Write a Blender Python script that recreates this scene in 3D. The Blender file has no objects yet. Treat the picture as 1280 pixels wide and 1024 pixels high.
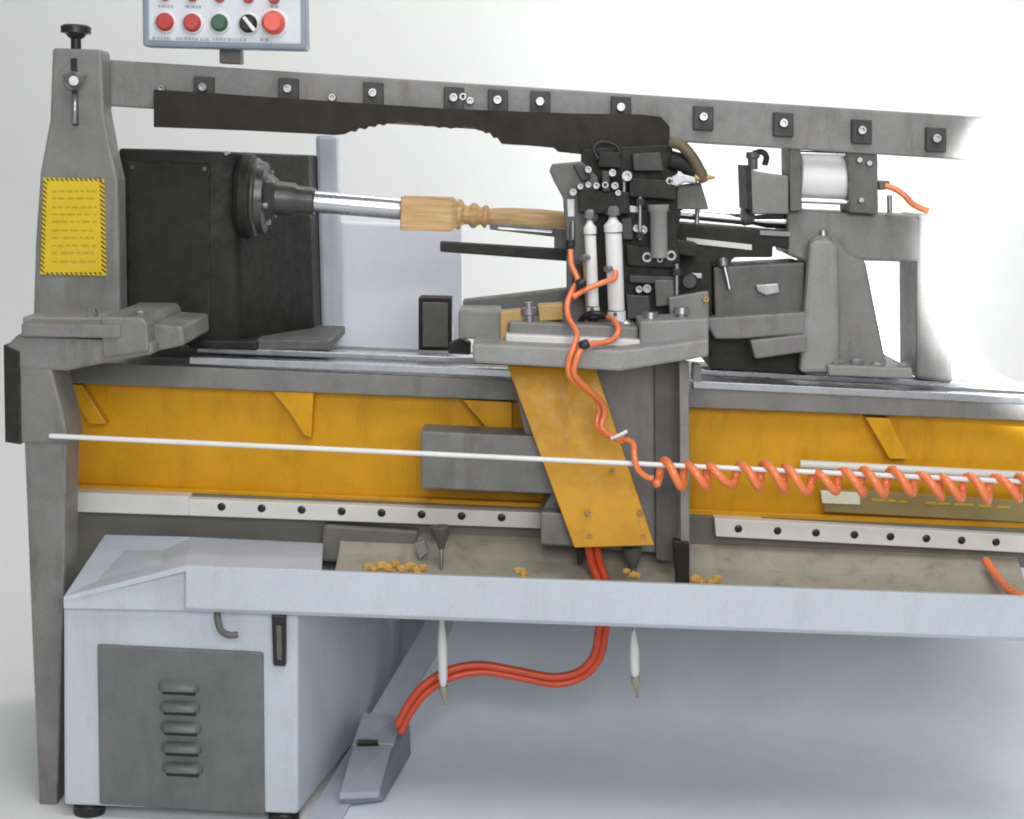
import bpy, bmesh, math, random
from mathutils import Vector, Matrix
random.seed(7)
S = bpy.context.scene
COL = S.collection

# ------------------------------------------------------------------ camera
F = 2000.0                                   # focal length in pixels of the 1280 x 1024 photograph
PITCH, ROLL = math.radians(9.0), 0.040
CY = -3.2
_r0, _f0, _u0 = Vector((1, 0, 0)), Vector((0, math.cos(PITCH), -math.sin(PITCH))), Vector((0, math.sin(PITCH), math.cos(PITCH)))
RIGHT = _r0 * math.cos(ROLL) + _u0 * math.sin(ROLL)
UP = -_r0 * math.sin(ROLL) + _u0 * math.cos(ROLL)
def ray(px, py):
    return _f0 + RIGHT * ((px - 640) / F) + UP * ((512 - py) / F)
_d = ray(80, 1022)
CZ = -_d.z / _d.y * (-0.30 - CY)             # the cabinet's foot stands on the floor
CAM = Vector((0, CY, CZ))
cam_data = bpy.data.cameras.new('camera')
cam = bpy.data.objects.new('camera', cam_data); COL.objects.link(cam)
cam_data.sensor_width = 36.0
cam_data.lens = 36.0 * F / 1280.0
cam_data.clip_end = 100
m = Matrix((RIGHT, UP, -_f0)).transposed().to_4x4(); m.translation = CAM
cam.matrix_world = m
S.camera = cam

# ------------------------------------------------------------------ studio light
W = bpy.data.worlds.new('World'); S.world = W; W.use_nodes = True
bg = W.node_tree.nodes['Background']
bg.inputs[0].default_value = (0.93, 0.97, 1.0, 1); bg.inputs[1].default_value = 0.27
def aim(o, target):
    o.rotation_euler = (Vector(target) - o.location).to_track_quat('-Z', 'Y').to_euler()
def area(name, loc, target, sx, sy, power, col=(1, 1, 1)):
    l = bpy.data.lights.new(name, 'AREA'); l.shape = 'RECTANGLE'; l.size = sx; l.size_y = sy; l.energy = power; l.color = col
    o = bpy.data.objects.new(name, l); COL.objects.link(o); o.location = loc; aim(o, target); return o
area('key_softbox', (0.35, -1.45, 3.3), (0.1, 0.0, 0.75), 2.0, 1.3, 38, (0.985, 0.985, 1.0))
area('front_softbox', (0.45, -4.4, 2.3), (0.15, 0.0, 0.7), 2.8, 1.5, 95, (0.985, 0.985, 1.0))
area('backdrop_softbox', (1.1, 1.9, 4.2), (0.6, 3.5, 1.2), 4.2, 1.0, 90, (1.0, 0.99, 0.975))
_sp = bpy.data.lights.new('added_glare_spot', 'SPOT'); _sp.energy = 21000; _sp.spot_size = math.radians(19.5); _sp.spot_blend = 1.0  # added lamp imitating glare over the right end; no such lamp there
_sp.shadow_soft_size = 0.06; _sp.color = (0.95, 0.98, 1.0)
spot = bpy.data.objects.new('added_glare_spot', _sp); COL.objects.link(spot)
spot.location = (1.25, -2.0, 1.9); aim(spot, (1.20, 0.05, 1.17))

S.view_settings.view_transform = 'Standard'; S.view_settings.look = 'None'
S.view_settings.exposure = 0.0; S.view_settings.gamma = 1.0
S.render.engine = 'CYCLES'
S.cycles.use_denoising = True
S.cycles.max_bounces = 8
S.cycles.filter_width = 1.9

# ------------------------------------------------------------------ pixel -> place helpers
def P(px, py, Y):
    d = ray(px, py); t = (Y - CY) / d.y
    return CAM + d * t
def PF(px, py, z=0.0):
    d = ray(px, py); t = (z - CZ) / d.z
    return CAM + d * t
def mpp(Y):
    return (Y - CY) / F / math.cos(PITCH)

# ------------------------------------------------------------------ materials
def paint(name, col, rough=0.45, metal=0.0, vary=0.10, scale=14.0, grain=0.06, bump=0.06, coat=0.0, tint=None, spec=0.5, wear=0.0, grime=0.0, rv=1.0):
    mt = bpy.data.materials.new(name); mt.use_nodes = True
    nt = mt.node_tree; N = nt.nodes; L = nt.links
    b = N['Principled BSDF']
    tc = N.new('ShaderNodeTexCoord'); geo = N.new('ShaderNodeNewGeometry')
    n1 = N.new('ShaderNodeTexNoise'); n1.inputs['Scale'].default_value = scale; n1.inputs['Detail'].default_value = 6; n1.inputs['Roughness'].default_value = 0.62
    n2 = N.new('ShaderNodeTexNoise'); n2.inputs['Scale'].default_value = 330; n2.inputs['Detail'].default_value = 2
    n3 = N.new('ShaderNodeTexNoise'); n3.inputs['Scale'].default_value = scale * 3.3; n3.inputs['Detail'].default_value = 4
    for n in (n1, n2, n3): L.new(geo.outputs['Position'], n.inputs['Vector'])
    c0 = tuple(max(0, v * (1 - vary)) for v in col); c1 = tuple(min(1, v * (1 + vary)) for v in (tint or col))
    r1 = N.new('ShaderNodeValToRGB'); r1.color_ramp.elements[0].position = 0.3; r1.color_ramp.elements[1].position = 0.7
    r1.color_ramp.elements[0].color = (*c0, 1); r1.color_ramp.elements[1].color = (*c1, 1)
    L.new(n1.outputs['Fac'], r1.inputs['Fac'])
    mx = N.new('ShaderNodeMix'); mx.data_type = 'RGBA'; mx.blend_type = 'OVERLAY'; mx.inputs['Factor'].default_value = grain * 4
    L.new(r1.outputs['Color'], mx.inputs['A']); L.new(n2.outputs['Color'], mx.inputs['B'])
    last = mx.outputs['Result']
    if grime:
        mp = N.new('ShaderNodeMapping'); mp.inputs['Scale'].default_value = (9, 9, 2.2); L.new(geo.outputs['Position'], mp.inputs['Vector'])
        ng = N.new('ShaderNodeTexNoise'); ng.inputs['Scale'].default_value = 2.4; ng.inputs['Detail'].default_value = 9; ng.inputs['Roughness'].default_value = 0.7
        L.new(mp.outputs['Vector'], ng.inputs['Vector'])
        rg = N.new('ShaderNodeMapRange'); rg.inputs['From Min'].default_value = 0.52; rg.inputs['From Max'].default_value = 0.72; rg.inputs['To Max'].default_value = grime
        L.new(ng.outputs['Fac'], rg.inputs['Value'])
        mg = N.new('ShaderNodeMix'); mg.data_type = 'RGBA'; mg.blend_type = 'MULTIPLY'; mg.inputs['B'].default_value = (0.42, 0.36, 0.27, 1)
        L.new(rg.outputs['Result'], mg.inputs['Factor']); L.new(last, mg.inputs['A']); last = mg.outputs['Result']
    if wear:
        bv = N.new('ShaderNodeBevel'); bv.samples = 4; bv.inputs['Radius'].default_value = 0.0045
        dt = N.new('ShaderNodeVectorMath'); dt.operation = 'DOT_PRODUCT'; L.new(bv.outputs['Normal'], dt.inputs[0]); L.new(geo.outputs['Normal'], dt.inputs[1])
        re_ = N.new('ShaderNodeMapRange'); re_.inputs['From Min'].default_value = 0.985; re_.inputs['From Max'].default_value = 0.86; L.new(dt.outputs['Value'], re_.inputs['Value'])
        nw = N.new('ShaderNodeTexNoise'); nw.inputs['Scale'].default_value = 42; nw.inputs['Detail'].default_value = 5; L.new(geo.outputs['Position'], nw.inputs['Vector'])
        rw = N.new('ShaderNodeMapRange'); rw.inputs['From Min'].default_value = 0.46; rw.inputs['From Max'].default_value = 0.58; rw.inputs['To Max'].default_value = wear; L.new(nw.outputs['Fac'], rw.inputs['Value'])
        mm = N.new('ShaderNodeMath'); mm.operation = 'MULTIPLY'; L.new(re_.outputs['Result'], mm.inputs[0]); L.new(rw.outputs['Result'], mm.inputs[1])
        mw = N.new('ShaderNodeMix'); mw.data_type = 'RGBA'; mw.inputs['B'].default_value = (0.36, 0.35, 0.33, 1)
        L.new(mm.outputs['Value'], mw.inputs['Factor']); L.new(last, mw.inputs['A']); last = mw.outputs['Result']
    L.new(last, b.inputs['Base Color'])
    mr = N.new('ShaderNodeMapRange'); mr.inputs['From Min'].default_value = 0.3; mr.inputs['From Max'].default_value = 0.7
    mr.inputs['To Min'].default_value = max(0.03, rough - 0.09 * rv); mr.inputs['To Max'].default_value = min(1, rough + 0.12 * rv)
    L.new(n3.outputs['Fac'], mr.inputs['Value']); L.new(mr.outputs['Result'], b.inputs['Roughness'])
    b.inputs['Metallic'].default_value = metal
    b.inputs['Specular IOR Level'].default_value = spec
    b.inputs['Coat Weight'].default_value = coat; b.inputs['Coat Roughness'].default_value = 0.15
    if bump:
        bp = N.new('ShaderNodeBump'); bp.inputs['Strength'].default_value = bump; bp.inputs['Distance'].default_value = 0.004
        L.new(n3.outputs['Fac'], bp.inputs['Height']); L.new(bp.outputs['Normal'], b.inputs['Normal'])
    return mt
def wood(name):
    mt = bpy.data.materials.new(name); mt.use_nodes = True
    nt = mt.node_tree; N = nt.nodes; L = nt.links; b = N['Principled BSDF']
    geo = N.new('ShaderNodeNewGeometry'); mp = N.new('ShaderNodeMapping'); mp.inputs['Scale'].default_value = (3, 30, 55)
    n = N.new('ShaderNodeTexNoise'); n.inputs['Scale'].default_value = 3.5; n.inputs['Detail'].default_value = 7; n.inputs['Distortion'].default_value = 0.6
    r = N.new('ShaderNodeValToRGB')
    r.color_ramp.elements[0].position = 0.3; r.color_ramp.elements[0].color = (0.50, 0.29, 0.11, 1)
    r.color_ramp.elements[1].position = 0.72; r.color_ramp.elements[1].color = (0.76, 0.53, 0.26, 1)
    L.new(geo.outputs['Position'], mp.inputs['Vector']); L.new(mp.outputs['Vector'], n.inputs['Vector'])
    L.new(n.outputs['Fac'], r.inputs['Fac']); L.new(r.outputs['Color'], b.inputs['Base Color'])
    b.inputs['Roughness'].default_value = 0.55
    bp = N.new('ShaderNodeBump'); bp.inputs['Strength'].default_value = 0.15; bp.inputs['Distance'].default_value = 0.003
    L.new(n.outputs['Fac'], bp.inputs['Height']); L.new(bp.outputs['Normal'], b.inputs['Normal'])
    return mt
M = dict(
    backdrop=paint('backdrop_paper', (0.80, 0.805, 0.79), 0.85, vary=0.035, scale=1.2, grain=0.05, bump=0.0, spec=0.2),
    grey=paint('machine_grey_paint', (0.205, 0.200, 0.190), 0.45, vary=0.15, grain=0.09, wear=0.8, grime=0.5),
    door=paint('door_grey_paint', (0.150, 0.158, 0.155), 0.45, vary=0.15, grain=0.09, grime=0.3),
    lgrey=paint('pale_grey_paint', (0.27, 0.265, 0.255), 0.42, vary=0.12, grain=0.09, wear=0.7, grime=0.4),
    dgrey=paint('dark_grey_paint', (0.115, 0.112, 0.104), 0.5, vary=0.18, grain=0.09, wear=0.7, grime=0.4),
    cast=paint('dark_cast_iron', (0.024, 0.0225, 0.019), 0.55, vary=0.3, scale=20, spec=0.28, grain=0.1, wear=0.25),
    black=paint('black_plastic', (0.016, 0.016, 0.016), 0.4, vary=0.2),
    template=paint('template_steel', (0.025, 0.021, 0.016), 0.6, vary=0.3, scale=9, spec=0.25, grain=0.1),
    yellow=paint('yellow_machine_paint', (0.66, 0.325, 0.006), 0.38, vary=0.09, grain=0.05, spec=0.3, wear=0.55, grime=0.45),
    sign=paint('sign_yellow', (0.70, 0.50, 0.012), 0.5, vary=0.05),
    signink=paint('sign_faded_ink', (0.50, 0.35, 0.015), 0.6, vary=0.1),
    white=paint('cabinet_white_paint', (0.54, 0.585, 0.65), 0.42, vary=0.05, scale=5, grain=0.08, wear=0.25, grime=0.18),
    guard=paint('guard_pale_paint', (0.80, 0.81, 0.90), 0.5, vary=0.04, scale=5),
    beige=paint('beige_tray_paint', (0.36, 0.335, 0.265), 0.5, vary=0.12, grime=0.6),
    steel=paint('ground_steel', (0.62, 0.63, 0.66), 0.28, metal=1.0, vary=0.05, grain=0.0, bump=0.0, rv=0.25),
    chrome=paint('chrome', (0.80, 0.81, 0.83), 0.12, metal=1.0, vary=0.03, grain=0.0, bump=0.0, rv=0.2),
    rail=paint('bright_rail_steel', (0.70, 0.69, 0.65), 0.42, metal=0.0, vary=0.07, bump=0.02),
    bolt=paint('zinc_bolt', (0.42, 0.42, 0.42), 0.34, metal=0.9, vary=0.15),
    alu=paint('white_cylinder_alloy', (0.78, 0.78, 0.76), 0.35, vary=0.05),
    brass=paint('brass', (0.46, 0.31, 0.11), 0.45, metal=0.3, vary=0.15),
    orange=paint('orange_hose', (0.88, 0.230, 0.080), 0.26, vary=0.07, grain=0.02, bump=0.0, coat=0.3),
    red=paint('red_hose', (0.66, 0.085, 0.030), 0.35, vary=0.08, grain=0.02, bump=0.0),
    redbtn=paint('red_button', (0.47, 0.065, 0.055), 0.3, vary=0.08),
    redbig=paint('orange_red_button', (0.74, 0.125, 0.085), 0.3, vary=0.08),
    green=paint('green_button', (0.05, 0.125, 0.075), 0.3, vary=0.1),
    panel=paint('panel_white', (0.63, 0.66, 0.70), 0.45, vary=0.03),
    frame=paint('panel_blue_grey', (0.24, 0.29, 0.345), 0.45, vary=0.06),
    ink=paint('faded_print', (0.34, 0.37, 0.42), 0.6, vary=0.15),
    pedal=paint('pedal_blue_grey', (0.40, 0.43, 0.50), 0.42, vary=0.08),
    pedald=paint('pedal_dark_blue_grey', (0.20, 0.235, 0.29), 0.5, vary=0.1),
    cream=paint('cream_label', (0.80, 0.76, 0.60), 0.5, vary=0.05),
    chip=paint('fresh_wood_chip', (0.62, 0.37, 0.09), 0.7, vary=0.2, scale=60),
    chute=paint('chute_pale_paint', (0.76, 0.82, 0.90), 0.5, vary=0.05, scale=5, grain=0.1, grime=0.06),
    bronze=paint('dull_bronze', (0.15, 0.115, 0.07), 0.55, metal=0.2, vary=0.25),
    pad=paint('dark_clamp_pad', (0.048, 0.047, 0.043), 0.55, vary=0.2),
    hatch=paint('faded_black_print', (0.09, 0.07, 0.01), 0.6, vary=0.2),
    olive=paint('olive_grey_paint', (0.15, 0.142, 0.12), 0.55, vary=0.15),
    plate=paint('dull_plate', (0.27, 0.21, 0.08), 0.5, vary=0.12),
    hub=paint('dark_machined_iron', (0.10, 0.10, 0.095), 0.35, metal=0.6, vary=0.15),
    wood=wood('turned_wood'),
)

# ------------------------------------------------------------------ object helpers
WLOC = {}
def _link(name, mesh, mat, parent, smooth=False):
    me = mesh
    cs = [v.co for v in me.vertices]
    lo = Vector(tuple(min(c[i] for c in cs) for i in range(3))); hi = Vector(tuple(max(c[i] for c in cs) for i in range(3)))
    c = (lo + hi) / 2
    me.transform(Matrix.Translation(-c))
    me.materials.append(M[mat])
    if smooth:
        for p in me.polygons: p.use_smooth = True
    o = bpy.data.objects.new(name, me); COL.objects.link(o)
    base = WLOC[parent.name] if parent else Vector((0, 0, 0))
    o.location = c - base
    if parent: o.parent = parent
    WLOC[o.name] = c
    return o
def finish(name, bm, mat, parent, bevel=0.0, seg=2, smooth=False):
    bmesh.ops.recalc_face_normals(bm, faces=bm.faces)
    if bevel:
        es = [e for e in bm.edges if len(e.link_faces) == 2 and e.calc_face_angle(0) > 0.35]
        bmesh.ops.bevel(bm, geom=es, offset=bevel, segments=seg, affect='EDGES', clamp_overlap=True, profile=0.5)
    me = bpy.data.meshes.new(name); bm.to_mesh(me); bm.free()
    return _link(name, me, mat, parent, smooth)
def tag(o, label, cat, group=None, kind=None):
    o['label'] = label; o['category'] = cat
    if group: o['group'] = group
    if kind: o['kind'] = kind
    return o
def thing(name, loc, label, cat, group=None):
    o = bpy.data.objects.new(name, None); COL.objects.link(o); o.location = loc; o.empty_display_size = 0.05
    WLOC[o.name] = Vector(loc)
    return tag(o, label, cat, group)
def add_prism(bm, front, dvec):
    fv = [bm.verts.new(p) for p in front]; bv = [bm.verts.new(p + dvec) for p in front]
    bm.faces.new(fv); bm.faces.new(list(reversed(bv)))
    n = len(fv)
    for i in range(n): bm.faces.new((fv[i], bv[i], bv[(i + 1) % n], fv[(i + 1) % n]))
def prism(name, pts, Y, depth, mat, parent=None, bevel=0.003, seg=2):
    """outline in photo pixels standing on the plane y = Y, extruded away from the viewer by depth (m)"""
    bm = bmesh.new(); add_prism(bm, [P(x, y, Y) for x, y in pts], Vector((0, depth, 0)))
    return finish(name, bm, mat, parent, bevel, seg)
def box(name, x0, y0, x1, y1, Y, depth, mat, parent=None, bevel=0.003, s=0.045, seg=2):
    d = s * (x1 - x0)
    return prism(name, [(x0, y0), (x1, y0 + d), (x1, y1 + d), (x0, y1)], Y, depth, mat, parent, bevel, seg)
def loft(name, A, B, mat, parent=None, bevel=0.0, smooth=False, close=True):
    """A, B: matching lists of points, joined by faces; closed profile with end caps"""
    bm = bmesh.new()
    a = [bm.verts.new(p) for p in A]; b = [bm.verts.new(p) for p in B]
    n = len(a)
    for i in range(n if close else n - 1):
        j = (i + 1) % n
        bm.faces.new((a[i], a[j], b[j], b[i]))
    if close: bm.faces.new(a); bm.faces.new(list(reversed(b)))
    return finish(name, bm, mat, parent, bevel, 2, smooth)
def xbar(name, xl, xr, prof_l, prof_r, mat, parent=None, bevel=0.002):
    """bar running along the bench: profile points (pixel y, depth Y) at both ends"""
    return loft(name, [P(xl, y, Y) for y, Y in prof_l], [P(xr, y, Y) for y, Y in prof_r], mat, parent, bevel)
def frame_of(t):
    t = t.normalized(); a = Vector((0, 0, 1)) if abs(t.z) < 0.9 else Vector((1, 0, 0))
    u = t.cross(a).normalized(); return u, t.cross(u).normalized()
def catmull(pts, k=8):
    pts = [pts[0] * 2 - pts[1]] + list(pts) + [pts[-1] * 2 - pts[-2]]
    out = []
    for i in range(1, len(pts) - 2):
        p0, p1, p2, p3 = pts[i - 1:i + 3]
        for j in range(k):
            t = j / k
            out.append(0.5 * (2 * p1 + (p2 - p0) * t + (2 * p0 - 5 * p1 + 4 * p2 - p3) * t * t + (3 * p1 - p0 - 3 * p2 + p3) * t ** 3))
    out.append(pts[-2]); return out
def add_tube(bm, path, r, n=10, radii=None):
    rings = []; u = None
    for i, p in enumerate(path):
        t = (path[min(i + 1, len(path) - 1)] - path[max(i - 1, 0)]).normalized()
        if u is None: u, _ = frame_of(t)
        u = (u - t * u.dot(t)).normalized(); v = t.cross(u)
        rr = radii[i] if radii else r
        rings.append([bm.verts.new(p + (u * math.cos(2 * math.pi * k / n) + v * math.sin(2 * math.pi * k / n)) * rr) for k in range(n)])
    for a, b in zip(rings, rings[1:]):
        for k in range(n): bm.faces.new((a[k], a[(k + 1) % n], b[(k + 1) % n], b[k]))
    bm.faces.new(rings[0]); bm.faces.new(list(reversed(rings[-1])))
def tube(name, path, r, mat, parent=None, n=10, k=8, smooth=True):
    bm = bmesh.new(); add_tube(bm, catmull(path, k) if k else path, r, n)
    return finish(name, bm, mat, parent, 0, 2, smooth)
def lathe(name, p, q, prof, mat, parent=None, n=28, smooth=True, phase=0.0):
    """prof: (fraction along p-q, radius in m)"""
    bm = bmesh.new(); ax = q - p; u, v = frame_of(ax)
    rings = []
    for t, r in prof:
        c = p + ax * t
        rings.append([bm.verts.new(c + (u * math.cos(2 * math.pi * k / n + phase) + v * math.sin(2 * math.pi * k / n + phase)) * max(r, 1e-5)) for k in range(n)])
    for a, b in zip(rings, rings[1:]):
        for k in range(n): bm.faces.new((a[k], a[(k + 1) % n], b[(k + 1) % n], b[k]))
    bm.faces.new(rings[0]); bm.faces.new(list(reversed(rings[-1])))
    o = finish(name, bm, mat, parent, 0, 2, False)
    if smooth:
        for pl in o.data.polygons: pl.use_smooth = len(pl.vertices) == 4
        o.data.set_sharp_from_angle(angle=math.radians(38))
    return o
def rod(name, p, q, r, mat, parent=None, n=18):
    return lathe(name, p, q, [(0, r * 0.86), (0.004, r), (0.996, r), (1, r * 0.86)], mat, parent, n)
def bolt(px, py, Y, rpx, h, mat='bolt', parent=None, name='bolt', n=6):
    c = P(px, py, Y); r = rpx * mpp(Y)
    return lathe(name, c + Vector((0, 0.004, 0)), c - Vector((0, h, 0)), [(0, r), (.82, r), (1, r * .86), (1, r * .52), (.55, r * .48)] if n > 8 and name != 'bolt_hole' else [(0, r), (.8, r), (1, r * .78)], mat, parent, n, n > 8)

# ------------------------------------------------------------------ setting: a white studio sweep
def backdrop():
    bm = bmesh.new(); prof = [(-7.0, 0.0), (2.2, 0.0)]
    for k in range(1, 13):
        a = math.pi / 2 * k / 12; prof.append((2.2 + 1.3 * math.sin(a), 1.3 - 1.3 * math.cos(a)))
    prof.append((3.5, 6.0))
    a = [bm.verts.new((-7, y, z)) for y, z in prof]; b = [bm.verts.new((7, y, z)) for y, z in prof]
    for i in range(len(prof) - 1): bm.faces.new((a[i], b[i], b[i + 1], a[i + 1]))
    o = finish('backdrop', bm, 'backdrop', None, smooth=True); o['kind'] = 'structure'
    o['label'] = 'seamless white studio backdrop sweeping into the floor'
    return o
backdrop()

# ------------------------------------------------------------------ the lathe
LA = thing('wood_lathe', PF(300, 1020), 'long grey and yellow wood copying lathe on a white cabinet', 'lathe')

# white cabinet (plan widens to the back) with vent door
def cabinet():
    z0, z1 = 0.03, None
    fl, fr = P(80, 1020, -0.30), P(372, 1024, -0.30)
    br, bl = PF(562, 786), PF(215, 800)
    t_ = (0.48 - fr.y) / (br.y - fr.y); br = fr + (br - fr) * t_; bl = fl + (bl - fl) * ((0.48 - fl.y) / (bl.y - fl.y))
    top_l, top_r = P(79, 746, -0.30), P(372, 762, -0.30)
    A = [Vector((fl.x, fl.y, 0.025)), Vector((fr.x, fr.y, 0.025)), Vector((br.x, br.y, 0.025)), Vector((bl.x, bl.y, 0.025))]
    B = [top_l, top_r, Vector((br.x + 0.0, br.y, top_r.z)), Vector((bl.x, bl.y, top_l.z))]
    return loft('cabinet', A, B, 'white', LA, 0.006)
CAB = cabinet()
def added_gap_panel():  # panel added to close the bright gap beside the cabinet and keep it dark
    a, b = P(330, 690, 0.49), P(720, 700, 0.49); bm = bmesh.new()
    add_prism(bm, [a, b, Vector((b.x, .49, 0)), Vector((a.x, .49, 0))], Vector((0, .012, 0)))
    return finish('added_gap_panel', bm, 'white', LA, 0.002)
added_gap_panel()
for x in (112, 355):
    c = P(x, 1020, -0.27); c.z = 0
    lathe('foot', c, c + Vector((0, 0, 0.03)), [(0, 0.03), (0.6, 0.03), (1, 0.018)], 'black', CAB, 16)
vd = prism('vent_door', [(121, 806), (329, 816), (331, 1019), (124, 1006)], -0.306, 0.02, 'door', LA, 0.004)
def louvre(x, y):
    bm = bmesh.new(); rings = []
    for f, k in ((0, .12), (.07, .6), (.16, 1), (.84, 1), (.93, .6), (1, .12)):
        xx = x + 51 * f; yy = y + 2 * f
        rings.append([bm.verts.new(P(xx, yy + dy * (.55 + .45 * k) + (1 - k) * 4, -0.305 - k * dz)) for dy, dz in ((0, 0), (5, .013), (10, .021), (14, .024), (15.5, .021), (15.5, 0))])
    for a, b in zip(rings, rings[1:]):
        for k in range(6): bm.faces.new((a[k], a[(k + 1) % 6], b[(k + 1) % 6], b[k]))
    bm.faces.new(rings[0]); bm.faces.new(list(reversed(rings[-1])))
    o = finish('louvre', bm, 'door', vd)
    for p in o.data.polygons: p.use_smooth = True
    o.data.set_sharp_from_angle(angle=math.radians(50))
    prism('vent_slot', [(x + 5, y + 15), (x + 46, y + 17), (x + 46, y + 21), (x + 5, y + 19)], -0.3068, 0.002, 'black', vd, 0)
for i in range(5):
    louvre(198 + i * 1.2, 849 + i * 25.5)
dl = prism('door_latch', [(339, 768), (357, 769), (357, 834), (341, 833)], -0.315, 0.02, 'black', LA, 0.004)
prism('latch_lever', [(345, 782), (352, 783), (352, 826), (346, 825)], -0.321, 0.012, 'dgrey', dl, 0.002)
tube('hook', [P(272, 760, -0.31), P(272, 774, -0.325), P(277, 789, -0.335), P(288, 794, -0.34), P(297, 793, -0.335)], 0.0065, 'dgrey', LA)

# chip tray: lip, sloping end, floor, back
xbar('tray_lip', 232, 1330, [(708, -0.335), (760, -0.335), (764, -0.325), (764, -0.30), (706, -0.30)],
     [(748, -0.335), (799, -0.335), (803, -0.325), (803, -0.30), (746, -0.30)], 'white', LA, 0.0015)
prism('tray_front', [(79, 747), (232, 709), (233, 764), (79, 761)], -0.318, 0.03, 'white', LA, 0.002)
loft('tray_cover', [P(79, 746, -0.319), P(232, 707, -0.334), P(402, 713, -0.334), P(402, 721, -0.334), P(232, 715, -0.334), P(79, 753, -0.319)],
     [P(131, 668, -0.03), P(240, 671, -0.03), P(404, 679, -0.03), P(404, 687, -0.03), P(240, 680, -0.03), P(131, 680, -0.03)], 'white', LA, 0.002)
def tray_trough():
    prof = [(-0.30, 0.0), (-0.22, -0.018), (-0.12, -0.016), (-0.06, 0.006), (-0.02, 0.03), (0.03, 0.055), (0.06, 0.075)]
    bm = bmesh.new(); L_, R_ = [], []
    zl, zr = P(405, 735, -0.30).z, P(1330, 772, -0.30).z
    xl, xr = P(405, 735, -0.30).x, P(1330, 772, -0.30).x
    for s in (0, -0.006):
        for i, (y, dz) in enumerate(prof if s == 0 else list(reversed(prof))):
            L_.append(bm.verts.new((xl, y, zl + dz + s))); R_.append(bm.verts.new((xr, y, zr + dz + s)))
    n = len(L_)
    for i in range(n):
        j = (i + 1) % n; bm.faces.new((L_[i], L_[j], R_[j], R_[i]))
    bm.faces.new(L_); bm.faces.new(list(reversed(R_)))
    return finish('chip_trough', bm, 'beige', LA)
TR = tray_trough()
prism('tray_shade_block', [(404, 656), (524, 664), (514, 706), (400, 702)], -0.03, 0.06, 'olive', LA, 0.006)  # made-up dark block standing in for the shade inside the tray

# left leg and end bracket
prism('leg', [(30, 548), (83, 549), (81, 690), (71, 1009), (49, 1012), (40, 800)], -0.243, 0.09, 'grey', LA, 0.004)
EB = prism('end_bracket', [(6, 434), (22, 418), (190, 428), (192, 443), (112, 458), (84, 464), (8, 462)], -0.250, 0.26, 'grey', LA, 0.006)
prism('bracket_upright', [(8, 455), (64, 460), (69, 480), (80, 520), (85, 554), (8, 554)], -0.2485, 0.11, 'grey', LA, 0.005)
prism('bracket_side_plate', [(4, 431), (24, 440), (26, 556), (6, 553)], -0.254, 0.20, 'cast', LA, 0.002)
box('column_base', 26, 404, 150, 421, -0.262, 0.26, 'grey', LA, 0.004, s=0.02)
box('column_base', 28, 396, 140, 405, -0.19, 0.2, 'lgrey', LA, 0.003, s=0.02)
prism('mounting_block', [(125, 396), (178, 397), (184, 404), (186, 440), (128, 448)], -0.256, 0.3, 'grey', LA, 0.005)
prism('mounting_block', [(184, 405), (228, 408), (230, 432), (190, 440)], -0.20, 0.25, 'grey', LA, 0.005)
bolt(116, 392, -0.15, 7, 0.015, parent=EB)
lathe('bolt', P(174, 398, -0.2), P(174, 388, -0.2), [(0, 0.010), (0.8, 0.010), (1, 0.007)], 'bolt', EB, 6, False)

# left column with slot, wing nut, top knob and warning sign
CO = prism('column', [(65, 60), (127, 62), (130, 140), (138, 185), (147, 225), (150, 400), (41, 398), (44, 300), (50, 215), (62, 150)], -0.045, 0.066, 'grey', LA, 0.006)
prism('slot', [(88, 73), (96, 73), (98, 157), (91, 157)], -0.0475, 0.01, 'black', CO, 0.001)
tube('clamp_stem', [P(93, 118, -0.05), P(94, 155, -0.056)], 0.005, 'bolt', CO, k=0)
wn = lathe('wing_nut', P(92, 101, -0.043), P(92, 101, -0.080), [(0, 0.018), (0.3, 0.018), (0.5, 0.011), (1, 0.009)], 'bolt', CO, 18)
prism('wing', [(76, 90), (88, 96), (100, 97), (108, 93), (104, 103), (92, 106), (82, 102)], -0.076, 0.008, 'dgrey', CO, 0.002)
kb = P(95, 62, -0.015); kt = P(95, 31, -0.015)
lathe('height_knob', kb, kt, [(0, 0.010), (0.42, 0.010), (0.5, 0.016), (0.62, 0.020), (0.66, 0.029), (0.92, 0.029), (1, 0.022)], 'black', CO, 20)
SG = prism('warning_sign', [(54, 222), (130, 224), (133, 345), (50, 343)], -0.0490, 0.004, 'sign', LA, 0.0006)
def sign_print():
    bm = bmesh.new()
    def q(pts):
        bm.faces.new([bm.verts.new(P(x, y, -0.0497)) for x, y in pts])
    for i in range(20):                                   # slanted hatch down both sides
        y = 226 + i * 5.8; xl = 54.0 - (y - 222) * 4 / 121; xr = 130.2 + (y - 222) * 3 / 121
        q([(xl, y - 1), (xl + 5, y + 3.4), (xl + 5, y + 5.4), (xl, y + 1.6)])
        q([(xr - 6, y - 1), (xr, y + 3.4), (xr, y + 5.8), (xr - 6, y + 1.4)])
    for i in range(12):
        x = 57 + i * 6.0
        q([(x, 222.8), (x + 2.6, 222.8), (x + 5, 226.4), (x + 2.6, 226.4)])
        q([(x, 340.4), (x + 2.4, 340.4), (x + 4.6, 343.4), (x + 2.2, 343.4)])
    finish('hatch_border', bm, 'hatch', SG)
    bm = bmesh.new()
    for r, y in enumerate((238, 247, 258, 267, 276, 287, 296, 306, 315, 326)):
        x = 65
        while x < 119:
            w = random.uniform(4, 11)
            q([(x, y), (min(x + w, 121), y), (min(x + w, 121), y + 2.2), (x, y + 2.2)]); x += w + random.uniform(1.5, 4)
    finish('faded_print', bm, 'signink', SG)
sign_print()

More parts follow.
